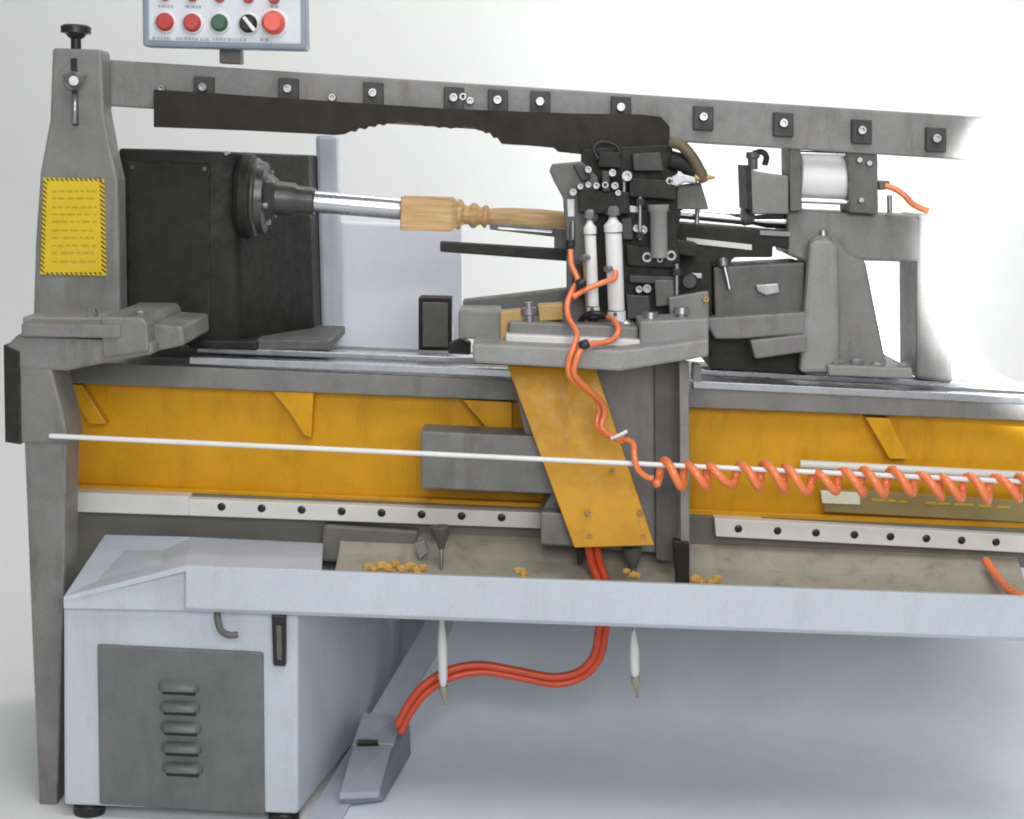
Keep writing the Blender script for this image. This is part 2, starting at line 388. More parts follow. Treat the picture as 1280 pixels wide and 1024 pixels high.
# top beam and its clamp pads
prism('top_beam', [(126, 74), (1330, 153), (1330, 208), (126, 132)], 0.02, 0.032, 'grey', LA, 0.004)
for x, y in ((254, 108), (360, 110), (466, 115), (567, 121), (622, 124), (675, 126), (776, 133), (879, 145), (979, 153), (1077, 162), (1170, 172)):
    cp = box('clamp_pad', x - 12, y - 13, x + 13, y + 17, 0.008, 0.014, 'pad', LA, 0.002, s=0.06)
    bolt(x, y + 1, 0.006, 5.5, 0.010, parent=cp, n=14)
for x, y in ((203, 111), (416, 122), (579, 121), (588, 126)):
    bolt(x, y, 0.018, 5, 0.012, parent=LA, n=12)

# headstock with a rounded gearbox, flange and spindle
def headstock():
    hy = 0.10
    top = [(148, 188, hy), (282, 189.5, hy), (293, 190, hy + .006), (300, 190, hy + .018), (305, 190, hy + .036), (386, 190, hy + .27)]
    A, B = [], []
    for x, y, Y in top:
        a = P(x, y, Y); b = P(x + (7 * (x - 148) / 238), 424, Y)
        a.z = P(240, 189, hy).z; b.z = P(240, 432, hy).z; A.append(a); B.append(b)
    for k, Y in ((-1, hy + .42), (0, hy + .42)):
        a = A[k].copy(); a.y = Y; b = B[k].copy(); b.y = Y
        A.append(a); B.append(b)
    o = loft('headstock', A, B, 'cast', LA, 0.006)
    for p in o.data.polygons: p.use_smooth = True
    o.data.set_sharp_from_angle(angle=math.radians(32))
    return o
HS = headstock()
SPY = 0.13
p0, p1 = P(312, 246, SPY), P(346, 248, SPY)
lathe('spindle_housing', P(300, 245, SPY), P(320, 246, SPY), [(0, .078), (.3, .086), (.8, .086), (1, .080)], 'cast', HS, 40)
lathe('flange', p0, p1, [(0, .080), (.30, .080), (.36, .075), (.62, .072), (.68, .052), (1, .040)], 'hub', HS, 40)
lathe('spindle_nose', P(336, 247, SPY), P(394, 252, SPY), [(0, .036), (.55, .034), (.62, .029), (.95, .029), (1, .026)], 'hub', HS, 28)
lathe('spindle', P(380, 251, SPY), P(506, 262, SPY), [(0, .0225), (.97, .0225), (1, .020)], 'steel', HS, 28)
for a in range(6):
    c = P(341, 247, SPY); an = a * math.pi / 3 + 0.3
    q = c + Vector((0, math.cos(an), math.sin(an))) * 0.052
    lathe('bolt', q - Vector((.012, 0, 0)), q + Vector((-.002, 0, 0)), [(0, .006), (1, .006)], 'bolt', HS, 6, False)
box('headstock_foot', 300, 424, 412, 436, 0.12, 0.30, 'dgrey', HS, 0.004, s=0.02)
box('headstock_foot', 236, 425, 320, 436, 0.085, 0.20, 'cast', HS, 0.004, s=0.02)
bolt(284, 192, 0.10, 3.5, 0.01, parent=HS)
prism('inspection_plate', [(160, 202), (262, 204), (262, 410), (160, 404)], 0.096, 0.01, 'cast', HS, 0.003)
for x, y in ((166, 209), (256, 211), (166, 397), (256, 403)):
    bolt(x, y, 0.095, 2.6, 0.004, 'dgrey', HS, n=10)

# pale guard behind the work
prism('rear_guard', [(404, 276), (577, 284), (578, 452), (408, 446)], 0.62, 0.05, 'guard', LA, 0.006)
prism('guard_post', [(394, 168), (421, 169), (424, 450), (402, 450)], 0.50, 0.08, 'white', LA, 0.010)
gb = box('switch_box', 523, 372, 565, 438, 0.30, 0.07, 'cast', LA, 0.003, s=0.02)
box('switch_cover', 528, 378, 560, 434, 0.292, 0.01, 'dgrey', gb, 0.002, s=0.02)
# bed: slideways, frame band, yellow web with ribs
def bedbar(name, xl, xr, yl0, yl1, yr0, yr1, Y, d, mat, bevel=0.002):
    return xbar(name, xl, xr, [(yl0, Y), (yl1, Y), (yl1, Y + d), (yl0, Y + d)], [(yr0, Y), (yr1, Y), (yr1, Y + d), (yr0, Y + d)], mat, LA, bevel)
# (profile ends are true extrusions: same height front and back)
def flat(name, pts, Y, d, mat, parent=LA, bevel=0.002):
    return prism(name, pts, Y, d, mat, parent, bevel)
flat('bed_frame', [(40, 450), (1330, 505), (1330, 528), (40, 477)], 0.0, 0.45, 'grey')
flat('bed_light_blocker', [(110, 440), (1330, 492), (1330, 690), (110, 640)], 0.45, 0.02, 'grey')  # unseen panel added to block lamp light coming down behind the bed
flat('bed_web', [(60, 475), (1330, 524), (1330, 668), (60, 611)], 0.035, 0.05, 'yellow')
flat('bed_edge', [(96, 606), (1330, 656), (1330, 668), (96, 616)], 0.010, 0.05, 'yellow')
flat('slideway', [(236, 446), (640, 462), (640, 472), (236, 455)], -0.004, 0.03, 'steel')
flat('slideway', [(246, 434), (640, 449), (640, 457), (246, 441)], 0.10, 0.05, 'steel')
flat('slideway', [(866, 476), (1330, 498), (1330, 508), (866, 486)], -0.004, 0.03, 'steel')
flat('slideway', [(872, 461), (1330, 484), (1330, 492), (872, 469)], 0.10, 0.05, 'steel')
for pts in ([(76, 480), (102, 481), (133, 530), (112, 531), (96, 505)], [(340, 489), (392, 491), (389, 548), (380, 544), (362, 516)],
            [(578, 500), (640, 503), (640, 540), (612, 540)], [(1082, 522), (1112, 523), (1136, 574), (1112, 574)]):
    flat('rib', pts, 0.004, 0.03, 'yellow', bevel=0.002)
rod('web_bar', P(1000, 580, 0.0), P(1330, 597, 0.0), 0.0085, 'rail', LA)  # pale round bar along the right end of the yellow web
NP = flat('name_plate', [(1030, 610), (1330, 629), (1330, 656), (1030, 640)], 0.004, 0.006, 'plate')
prism('sticker', [(1026, 613), (1075, 616), (1075, 631), (1028, 629)], 0.001, 0.003, 'cream', NP, 0.0004)
for x0, x1, dy in ((1090, 1106, 0), (1110, 1120, 0), (1124, 1134, 0), (1156, 1170, 2), (1172, 1188, 2), (1192, 1218, 2), (1224, 1240, 4), (1246, 1262, 4)):
    y = 623 + (x0 - 1090) * .058
    prism('print_mark', [(x0, y), (x1, y + .8), (x1, y + 4), (x0, y + 3.2)], 0.0025, 0.002, 'signink', NP, 0.0)
flat('rail_backing', [(60, 610), (1330, 664), (1330, 712), (420, 676), (404, 696), (150, 696), (142, 745), (60, 745)], 0.0, 0.10, 'olive')
r1 = flat('linear_rail', [(90, 615), (236, 621), (236, 645), (90, 640)], -0.030, 0.045, 'rail')
r2 = flat('linear_rail', [(236, 624), (676, 641), (677, 661), (236, 645)], -0.026, 0.04, 'rail')
r3 = flat('linear_rail', [(893, 648), (1330, 673), (1330, 694), (895, 671)], -0.026, 0.04, 'rail')
for x in range(277, 670, 50):
    y = 633.5 + (x - 277) * .0385
    bolt(x, y, -0.0262, 5.2, 0.0016, 'black', r2, 'bolt_hole', 14)
for x in (923, 972, 1020, 1068, 1113, 1158, 1202, 1245, 1287):
    bolt(x, 661 + (x - 923) * .052, -0.0262, 5.0, 0.0016, 'black', r3, 'bolt_hole', 14)
# white pull rod along the front
rod('guide_rod', P(62, 545, -0.272), P(1330, 605, -0.272), 0.0048, 'alu', LA)

# ------------------------------------------------------------------ tool carriage
CA = thing('tool_carriage', P(740, 680, -0.05), 'grey and yellow tool carriage with slanted yellow front plate on the bed', 'tool carriage')
prism('table', [(590, 430), (776, 438), (832, 432), (886, 424), (886, 446), (776, 464), (592, 454)], -0.258, 0.41, 'lgrey', CA, 0.005)
prism('apron', [(640, 462), (858, 452), (850, 700), (826, 692), (676, 682), (676, 640), (690, 618), (655, 540)], -0.085, 0.08, 'grey', CA, 0.004)
prism('apron_side', [(818, 455), (852, 452), (846, 704), (820, 700)], -0.10, 0.08, 'dgrey', CA, 0.003)
prism('side_bracket', [(526, 539), (690, 546), (700, 618), (526, 611)], -0.098, 0.09, 'grey', CA, 0.004)
prism('bearing_block', [(676, 640), (735, 644), (735, 684), (676, 681)], -0.13, 0.08, 'grey', CA, 0.004)
FP = loft('front_plate', [P(634, 457, -0.10), P(745, 461, -0.10), P(818, 682, -0.165), P(718, 685, -0.165)],
          [P(634, 457, -0.10) + Vector((0, .012, 0)), P(745, 461, -0.10) + Vector((0, .012, 0)), P(818, 682, -0.165) + Vector((0, .012, 0)), P(718, 685, -0.165) + Vector((0, .012, 0))], 'yellow', CA, 0.002)
for x, y in ((765, 589), (735, 641), (737, 670), (803, 671), (801, 641)):
    bolt(x, y, -0.158 - (y - 680) * -0.0001, 3.8, 0.004, 'brass', FP, n=10)
prism('stop_post', [(849, 452), (861, 452), (862, 690), (851, 690)], -0.15, 0.02, 'lgrey', CA, 0.002)
prism('stop_foot', [(842, 676), (862, 678), (862, 736), (846, 736)], -0.158, 0.03, 'cast', CA, 0.003)
prism('front_bar', [(866, 455), (877, 456), (877, 478), (866, 477)], -0.16, 0.03, 'grey', CA, 0.003)
# things bolted on the table
prism('corner_block', [(800, 402), (886, 398), (886, 428), (834, 436), (800, 436)], -0.19, 0.12, 'lgrey', CA, 0.004)
prism('upright_plate', [(836, 372), (886, 364), (886, 404), (838, 408)], -0.08, 0.02, 'grey', CA, 0.003)
prism('top_slide', [(636, 402), (798, 409), (798, 426), (636, 420)], -0.16, 0.25, 'grey', CA, 0.004)
prism('slide_base', [(632, 418), (820, 426), (820, 438), (632, 430)], -0.185, 0.29, 'rail', CA, 0.003)
prism('holder_block', [(573, 388), (627, 388), (627, 424), (573, 424)], -0.13, 0.12, 'grey', CA, 0.004)
prism('tool_bar', [(578, 376), (720, 360), (720, 392), (580, 390)], 0.0, 0.05, 'dgrey', CA, 0.003)
prism('brass_gib', [(625, 390), (651, 388), (654, 402), (636, 404), (635, 424), (625, 424)], -0.135, 0.05, 'brass', CA, 0.002)
prism('brass_block', [(672, 382), (704, 380), (704, 400), (674, 402)], -0.125, 0.05, 'brass', CA, 0.002)
lathe('clamp_bolt', P(662, 406, -0.14), P(661, 378, -0.14), [(0, .010), (.4, .010), (.45, .014), (.75, .014), (.8, .008), (1, .008)], 'bolt', CA, 14)
prism('rest_foot', [(560, 432), (576, 424), (588, 430), (588, 444), (560, 442)], -0.02, 0.05, 'cast', CA, 0.003)
# tool rest arms reaching under the work
ar = prism('tool_rest', [(550, 302), (712, 312), (712, 327), (550, 315)], 0.02, 0.03, 'cast', CA, 0.003)
prism('rest_plate', [(612, 279), (716, 288), (716, 299), (612, 287)], 0.05, 0.03, 'dgrey', CA, 0.002)
prism('rest_link', [(693, 285), (712, 287), (712, 316), (693, 314)], 0.03, 0.03, 'dgrey', CA, 0.002)
rod('rest_edge', P(622, 286, 0.045), P(690, 291, 0.045), 0.004, 'bolt', CA)
# tool head
prism('head_plate', [(727, 186), (838, 180), (846, 200), (852, 262), (846, 300), (843, 405), (780, 415), (778, 300), (728, 300)], -0.015, 0.05, 'cast', CA, 0.004)
prism('follower_arm', [(690, 205), (728, 202), (745, 222), (745, 272), (722, 272), (722, 247), (711, 247), (711, 270), (722, 272), (722, 272), (741, 276), (742, 426), (709, 424), (708, 300), (704, 248), (694, 230), (687, 214)][:2] +
      [(748, 222), (748, 274), (742, 280), (742, 426), (709, 424), (708, 300), (704, 248), (694, 230), (687, 214)], -0.045, 0.03, 'dgrey', CA, 0.003)
prism('bright_gib', [(709, 249), (718, 249), (718, 271), (710, 271)], -0.048, 0.01, 'alu', CA, 0.001)
prism('cylinder_bracket', [(722, 238), (786, 240), (788, 268), (724, 266)], -0.065, 0.05, 'cast', CA, 0.003)
prism('back_column', [(740, 262), (846, 262), (850, 400), (745, 416)], -0.03, 0.04, 'cast', CA, 0.004)
for x, y, r in ((735, 212, 4.5), (765, 216, 5), (783, 220, 7), (725, 233, 4), (735, 231, 4), (745, 232, 4.5), (756, 231, 4.5), (768, 232, 5), (772, 241, 4), (716, 240, 5), (795, 285, 5), (803, 287, 6), (808, 321, 7), (838, 319, 7), (798, 361, 5), (808, 360, 6), (824, 324, 4), (836, 226, 5)):
    bolt(x, y, -0.062 if x < 790 and y < 250 else -0.032, r, 0.018, 'bolt', CA, n=12)
lathe('clamp_column', P(824, 322, -0.055), P(823, 256, -0.055), [(0, .017), (.85, .017), (.9, .021), (1, .021)], 'lgrey', CA, 20)
box('clamp_shoe', 786, 257, 802, 266, -0.035, 0.02, 'bolt', CA, 0.002)
tube('feed_lever', [P(838, 178, -0.03), P(852, 182, -0.04), P(866, 198, -0.045), P(876, 216, -0.045), P(880, 226, -0.04)], 0.011, 'bronze', CA, 12)
tube('lever_boss', [P(838, 200, -0.02), P(858, 206, -0.025), P(876, 222, -0.03)], 0.018, 'cast', CA, 12)
prism('clamp_jaw', [(838, 222), (848, 216), (872, 222), (870, 230), (856, 228), (846, 234), (838, 232)], -0.05, 0.02, 'bolt', CA, 0.003)
lathe('pointer', P(868, 222, -0.045), P(894, 222, -0.045), [(0, .007), (.5, .007), (1, .002)], 'brass', CA, 12)
prism('edge_plate', [(846, 232), (876, 228), (886, 262), (846, 262)], -0.02, 0.03, 'dgrey', CA, 0.003)
# two white pneumatic cylinders
for x, yt, yb, w in ((738, 276, 396, 8), (767, 272, 402, 11.5)):
    t, b = P(x - 1, yt, -0.085), P(x + 4, yb, -0.085); r = w * mpp(-0.085)
    pc = lathe('pneumatic_cylinder', b, t, [(0, r * .9), (.01, r), (.10, r), (.105, r * .9), (.86, r * .9), (.865, r), (.93, r), (.95, r * .75), (.985, r * .45), (1, r * .45)], 'alu', CA, 24)
    for f in (.10, .865):
        c_ = b + (t - b) * f; lathe('seal_ring', c_ - Vector((0, 0, .0025)), c_ + Vector((0, 0, .0025)), [(0, r * .97), (1, r * .97)], 'dgrey', pc, 24)
    bolt(x + 2, yb - 9, -0.085 - r, 2.6, .004, 'dgrey', pc, 'port_screw', 12)
    lathe('rod_clevis', t - Vector((0, 0, .004)), t + Vector((0, 0, .022)), [(0, r * .45), (.3, r * .45), (.35, r * .8), (.8, r * .8), (1, r * .5)], 'bolt', pc, 8, False)
    lathe('end_fitting', b + Vector((0, 0, .004)), b - Vector((0, 0, .018)), [(0, r * .8), (.4, r * .7), (1, r * .5)], 'black', pc, 16)
    f0 = P(x - 8 if x < 750 else x - 6, 322 if x < 750 else 336, -0.10)
    lathe('air_fitting', f0 + Vector((.012, .012, 0)), f0 - Vector((.006, .006, 0)), [(0, .007), (.6, .007), (1, .006)], 'bolt', pc, 10)
prism('cylinder_rail', [(728, 322), (736, 322), (740, 398), (733, 398)], -0.075, 0.02, 'brass', CA, 0.002)
tube('lower_loop', [P(725, 402, -.10), P(733, 394, -.11), P(746, 392, -.115), P(757, 396, -.11)], 0.006, 'black', CA)
lathe('swivel_foot', P(770, 398, -.085), P(788, 412, -.10), [(0, .009), (.5, .009), (.6, .014), (1, .012)], 'bolt', CA, 14)
for x, y in ((813, 398), (852, 392)):
    lathe('cap_screw', P(x, y + 12, -.13), P(x, y - 8, -.13), [(0, .010), (.55, .010), (.6, .016), (1, .015)], 'bolt', CA, 12)
lathe('hose_fitting', P(713, 318, -.115), P(713, 300, -.115), [(0, .0075), (.5, .0075), (.55, .010), (1, .010)], 'black', CA, 12)
for pts, Y_, d_, mt_ in (([(748, 190), (776, 190), (776, 210), (748, 209)], -.045, .04, 'cast'), ([(790, 192), (826, 190), (830, 214), (792, 214)], -.04, .03, 'pad'),
        ([(786, 222), (846, 226), (846, 250), (786, 246)], -.05, .04, 'cast'), ([(752, 214), (762, 214), (763, 240), (753, 240)], -.075, .03, 'pad'),
        ([(776, 272), (790, 272), (792, 300), (778, 300)], -.05, .03, 'pad'), ([(782, 306), (850, 312), (850, 336), (784, 332)], -.046, .03, 'cast'),
        ([(786, 344), (846, 346), (846, 356), (786, 354)], -.05, .03, 'pad'), ([(818, 350), (842, 350), (844, 382), (820, 384)], -.055, .03, 'dgrey'),
        ([(782, 368), (812, 370), (814, 398), (784, 400)], -.055, .04, 'pad'), ([(716, 206), (728, 206), (740, 222), (728, 228)], -.055, .02, 'pad'),
        ([(716, 330), (728, 332), (730, 372), (718, 372)], -.06, .03, 'cast'), ([(846, 300), (872, 304), (872, 322), (846, 318)], -.01, .06, 'cast')):
    prism('bracket', pts, Y_, d_, mt_, CA, 0.003)
for x, y0_, y1_ in ((780, 216, 262), (800, 246, 300), (846, 330, 392), (716, 276, 300)):
    rod('threaded_rod', P(x, y1_, -.055), P(x, y0_, -.055), .0042, 'bolt', CA, 10)
for x, y_ in ((780, 222), (800, 252), (846, 340), (846, 372), (800, 294)):
    lathe('nut', P(x, y_ + 4, -.055), P(x, y_ - 4, -.055), [(0, .008), (1, .008)], 'hub', CA, 6, False)
lathe('adjusting_knob', P(862, 352, -.02), P(862, 352, -.06), [(0, .010), (.4, .010), (.5, .017), (.9, .017), (1, .013)], 'black', CA, 18)
tube('guide_wire', [P(748, 200, -.06), P(742, 186, -.05), P(752, 178, -.04), P(770, 182, -.035), P(776, 196, -.04)], .0035, 'black', CA)
bolt(882, 374, -0.082, 4, 0.01, 'brass', CA, n=10)

# ------------------------------------------------------------------ tailstock
TA = thing('tailstock', P(1060, 470, 0.15), 'grey cast tailstock with tapered column and pale drum at the right of the bed', 'tailstock')
prism('quill_body', [(984, 262), (1150, 270), (1150, 328), (1080, 326), (1012, 330), (984, 318)], 0.06, 0.16, 'grey', TA, 0.006)
prism('column', [(1012, 300), (1022, 294), (1046, 296), (1062, 318), (1082, 326), (1112, 470), (1004, 468), (1010, 360)], 0.04, 0.15, 'grey', TA, 0.008)
loft('column_face', [P(1010, 304, 0.03), P(1018, 297, 0.03), P(1040, 297, 0.03), P(1050, 304, 0.03)], [P(1000, 468, 0.0), P(1008, 468, 0.0), P(1052, 468, 0.0), P(1060, 468, 0.0)], 'lgrey', TA, 0) if False else None
prism('column_front', [(1012, 306), (1020, 299), (1040, 300), (1048, 308), (1050, 466), (1000, 466)], 0.015, 0.03, 'lgrey', TA, 0.008)
lathe('column_cap', P(1029, 302, 0.06), P(1029, 288, 0.06), [(0, .026), (.3, .024), (.5, .010), (1, .008)], 'bolt', TA, 18)
prism('rear_column', [(1146, 268), (1182, 270), (1192, 480), (1146, 474)], 0.08, 0.16, 'grey', TA, 0.008)
prism('clamp_plate', [(986, 184), (1001, 186), (1003, 264), (988, 264)], 0.03, 0.10, 'dgrey', TA, 0.003)
prism('side_plate', [(1060, 190), (1097, 193), (1098, 268), (1062, 266)], 0.03, 0.10, 'dgrey', TA, 0.003)
for x, y in ((1074, 200), (1086, 204), (1076, 250)):
    bolt(x, y, 0.028, 4, 0.008, 'bolt', TA, n=8)
lathe('drum', P(998, 222, 0.09), P(1064, 225, 0.09), [(0, .043), (.02, .046), (.98, .046), (1, .043)], 'alu', TA, 36)
rod('tie_bar', P(996, 250, 0.05), P(1066, 253, 0.05), 0.006, 'chrome', TA)
rod('tie_bar', P(996, 191, 0.05), P(1064, 193, 0.05), 0.005, 'chrome', TA)
prism('nose_housing', [(936, 208), (944, 214), (986, 220), (986, 268), (940, 268), (936, 250)], 0.03, 0.12, 'grey', TA, 0.004)
prism('nose_edge', [(932, 206), (939, 208), (941, 266), (934, 262)], 0.025, 0.12, 'cast', TA, 0.002)
lathe('stop_stud', P(941, 212, .05), P(941, 190, .05), [(0, .010), (.6, .010), (.7, .014), (1, .013)], 'dgrey', TA, 12)
tube('stop_hook', [P(941, 192, .05), P(952, 190, .045), P(958, 196, .045), P(956, 206, .05)], 0.006, 'black', TA)
rod('quill', P(838, 266, 0.09), P(934, 275, 0.09), 0.0105, 'chrome', TA)
lathe('live_centre', P(928, 275, 0.09), P(990, 277, 0.09), [(0, .006), (.15, .008), (.5, .015), (1, .015)], 'chrome', TA, 20)
lathe('collar', P(926, 270, 0.085), P(942, 271, 0.085), [(0, .016), (.3, .020), (1, .016)], 'dgrey', TA, 18)
rod('locking_pin', P(872, 258, 0.06), P(870, 292, 0.06), 0.005, 'bolt', TA)
prism('slide_body', [(840, 278), (986, 290), (986, 312), (966, 308), (966, 322), (918, 322), (912, 330), (890, 330), (890, 398), (846, 396)], 0.05, 0.12, 'cast', TA, 0.004)
prism('guide_strip', [(858, 297), (940, 306), (940, 313), (858, 304)], 0.044, 0.012, 'rail', TA, 0.001)
prism('guide_strip', [(950, 288), (988, 290), (988, 296), (950, 294)], 0.044, 0.012, 'lgrey', TA, 0.001)
prism('gear_case', [(892, 334), (1006, 328), (1006, 394), (894, 398)], 0.05, 0.14, 'dgrey', TA, 0.004)
prism('latch', [(944, 356), (974, 354), (976, 366), (958, 370), (946, 364)], 0.038, 0.016, 'bolt', TA, 0.003)
rod('lock_handle', P(904, 326, 0.04), P(912, 362, 0.03), 0.0045, 'bolt', TA)
lathe('handle_ball', P(904, 334, 0.04), P(904, 322, 0.04), [(0, .006), (.2, .011), (.7, .011), (1, .006)], 'bolt', TA, 14)
box('pin', 862, 341, 878, 348, 0.04, 0.03, 'bolt', TA, 0.002)
prism('slide_step', [(880, 398), (1010, 390), (1010, 418), (924, 424), (894, 424)], 0.02, 0.18, 'grey', TA, 0.004)
prism('slide_step', [(938, 426), (1008, 418), (1008, 440), (944, 449)], 0.005, 0.18, 'grey', TA, 0.004)
prism('tail_base', [(884, 410), (1010, 410), (1010, 470), (888, 462)], 0.06, 0.25, 'cast', TA, 0.004)
prism('foot_plate', [(1034, 456), (1140, 460), (1142, 474), (1036, 470)], -0.0, 0.25, 'lgrey', TA, 0.004)
for x, y in ((1046, 455), (1072, 453), (1098, 458), (1130, 459)):
    lathe('clamp_nut', P(x, y + 6, .02), P(x, y - 6, .02), [(0, .014), (.7, .014), (1, .009)], 'bolt', TA, 6, False)
va = prism('air_valve', [(1098, 226), (1112, 226), (1114, 236), (1100, 238)], 0.04, 0.03, 'dgrey', TA, 0.002)
rod('valve_stem', P(1112, 244, 0.05), P(1112, 268, 0.05), 0.005, 'bolt', TA)
tube('valve_hose', [P(1106, 232, .04), P(1118, 236, .035), P(1130, 244, .03), P(1142, 256, .03), P(1160, 264, .03)], 0.006, 'orange', TA)

# ------------------------------------------------------------------ control box above the beam
CB = thing('control_box', P(290, 74, 0.04), 'white control box with five push buttons above the top beam', 'control box')
prism('housing', [(176, -150), (380, -138), (383, 63), (178, 58)], -0.01, 0.055, 'frame', CB, 0.006)
fp = prism('face_plate', [(183, -143), (374, -131), (376, 56), (185, 51)], -0.0135, 0.01, 'panel', CB, 0.004)
prism('neck', [(274, 58), (301, 60), (301, 80), (274, 79)], 0.03, 0.035, 'dgrey', CB, 0.002)
for nm, x, y, r, mt in (('push_button', 207, 28, 11, 'redbtn'), ('push_button', 241, 29, 11, 'redbtn'), ('push_button', 275, 29, 10.5, 'green'), ('selector_switch', 311, 30, 11, 'black'), ('emergency_button', 343, 29, 14, 'redbig')):
    c = P(x, y, -0.0135); r *= mpp(0)
    bt = lathe(nm, c + Vector((0, .002, 0)), c - Vector((0, .016 if r < .02 else .03, 0)), [(0, r), (.55, r), (.75, r * .95), (1, r * .7)], mt, CB, 28)
    lathe('bezel', c + Vector((0, .002, 0)), c - Vector((0, .006, 0)), [(0, r * 1.22), (.6, r * 1.22), (1, r * 1.08)], 'alu', bt, 28)
    if nm == 'selector_switch':
        prism('switch_bar', [(302, 22), (306, 20), (320, 37), (316, 40)], -0.036, 0.012, 'alu', bt, 0.002)
for i, x in enumerate((207, 241, 275, 311, 343)):
    c = P(x, -6 + i, -0.0135)
    lathe('indicator_lamp', c + Vector((0, .002, 0)), c - Vector((0, .012, 0)), [(0, .011), (.6, .011), (1, .007)], 'redbtn', CB, 20)
def caption(name, runs, parent):
    bm = bmesh.new()
    for x0, x1, y, h in runs:
        x = x0
        while x < x1:
            w = random.uniform(2, 5)
            bm.faces.new([bm.verts.new(P(a, b, -0.0141)) for a, b in ((x, y + .03 * (x - x0)), (min(x + w, x1), y + .03 * (x - x0)), (min(x + w, x1), y + h + .03 * (x - x0)), (x, y + h + .03 * (x - x0)))])
            x += w + random.uniform(.8, 2)
    finish(name, bm, 'ink', parent)
caption('faded_caption', [(190, 213, 46, 4), (220, 262, 46.5, 3.5), (266, 308, 47, 3.5), (325, 338, 47.5, 4)], fp)
caption('faded_caption', [(198, 216, 6, 3.5), (232, 252, 6.5, 3.5), (338, 348, 6.5, 3.5)], fp)

# ------------------------------------------------------------------ copying template hung under the beam
tp = [(192, 112), (260, 116), (330, 121), (420, 127), (560, 136), (640, 139), (720, 142), (800, 143), (826, 146), (837, 158), (838, 186), (727, 192), (727, 188)]
tb = [(698, 190), (692, 185), (660, 182), (640, 181), (627, 180), (621, 172), (617, 173), (612, 166), (607, 167), (603, 164), (597, 163), (592, 159), (586, 159), (582, 156), (577, 160), (571, 159), (563, 161), (556, 159), (548, 160), (540, 157), (531, 158), (524, 154), (516, 154), (508, 151), (498, 152), (491, 155), (485, 154), (479, 157), (473, 155), (468, 159), (461, 158), (456, 162), (449, 160), (444, 165), (438, 164), (430, 168), (418, 169), (400, 168), (300, 163), (192, 159)]
tt = prism('copy_template', tp[:-1] + [(727, 193)] + tb, -0.004, 0.012, 'template', None, 0.0012)
tag(tt, 'long dark steel copying template with a scalloped lower edge under the beam', 'template')

# ------------------------------------------------------------------ the wooden workpiece
WP = thing('turned_workpiece', P(600, 270, SPY), 'pale wooden baluster blank, square at one end, turned at the other', 'wood blank')
def squared():
    a = P(502, 266, SPY); b = P(575, 268, SPY); h = 20.5 * mpp(SPY)
    bm = bmesh.new(); rings = []
    for t, s in ((0, .93), (0.015, 1), (0.86, 1), (1.0, 0.66)):
        c = a + (b - a) * t
        rings.append([bm.verts.new(c + Vector((0, yy * h * s, zz * h * s))) for yy, zz in ((-1, -1), (1, -1), (1, 1), (-1, 1))])
    for p, q in zip(rings, rings[1:]):
        for k in range(4): bm.faces.new((p[k], p[(k + 1) % 4], q[(k + 1) % 4], q[k]))
    bm.faces.new(rings[0]); bm.faces.new(list(reversed(rings[-1])))
    return finish('square_end', bm, 'wood', WP, 0.002)
squared()
k = mpp(SPY)
lathe('turned_shaft', P(572, 268, SPY), P(720, 279, SPY), [(0, 19 * k), (.03, 18 * k), (.06, 12 * k), (.09, 11 * k), (.12, 15 * k), (.15, 15.5 * k), (.18, 12 * k), (.2, 10.5 * k), (.225, 14 * k), (.245, 14 * k), (.27, 10 * k), (.31, 11 * k), (.45, 13 * k), (.7, 14 * k), (1, 12.5 * k)], 'wood', WP, 32)

# ------------------------------------------------------------------ hoses
hA = [(713, 312, -.12), (714, 330, -.125), (722, 350, -.13), (716, 362, -.14), (709, 380, -.16), (711, 398, -.18), (721, 416, -.225), (718, 432, -.266), (711, 452, -.271), (712, 470, -.262), (727, 484, -.235), (743, 496, -.20), (749, 512, -.19), (746, 530, -.195), (758, 544, -.21), (776, 548, -.235), (791, 554, -.262), (793, 570, -.285), (797, 586, -.288), (808, 596, -.286), (816, 598, -.284)]
tag(tube('air_hose', [P(*p) for p in hA], 0.0056, 'orange'), 'orange air hose running from the left white cylinder down into the coil', 'hose', 'air hoses')
hB = [(769, 338, -.115), (768, 348, -.12), (757, 352, -.135), (742, 358, -.14), (728, 364, -.145), (716, 372, -.155)]
tag(tube('air_hose', [P(*p) for p in hB], 0.0056, 'orange'), 'short orange hose looping across both white cylinders', 'hose', 'air hoses')
hC = [(760, 397, -.13), (768, 401, -.165), (773, 411, -.19), (769, 422, -.205), (757, 428, -.232), (741, 430, -.262), (728, 435, -.274), (721, 448, -.279), (718, 468, -.270), (734, 486, -.242), (750, 500, -.212), (756, 515, -.20), (752, 534, -.205), (764, 545, -.22), (780, 552, -.24)]
tag(tube('air_hose', [P(*p) for p in hC], 0.0056, 'orange'), 'orange hose curling from the cylinder feet over the table edge', 'hose', 'air hoses')
tie = tube('cable_tie', [P(764, 548, -.245), P(772, 545, -.252), P(784, 539, -.255)], 0.0035, 'alu', None)
tag(tie, 'small white cable tie around the orange hoses on the yellow plate', 'cable tie')
for (x, y, Yy, lab) in ((726, 354, -.15, 'black hose clip beside the white cylinders'), (730, 431, -.274, 'black hose clip on the hoses at the table edge')):
    c = P(x, y, Yy); tag(lathe('hose_clip', c - Vector((.009, 0, .004)), c + Vector((.009, 0, .004)), [(0, .007), (.2, .009), (.8, .009), (1, .007)], 'black', None, 14), lab, 'hose clip')
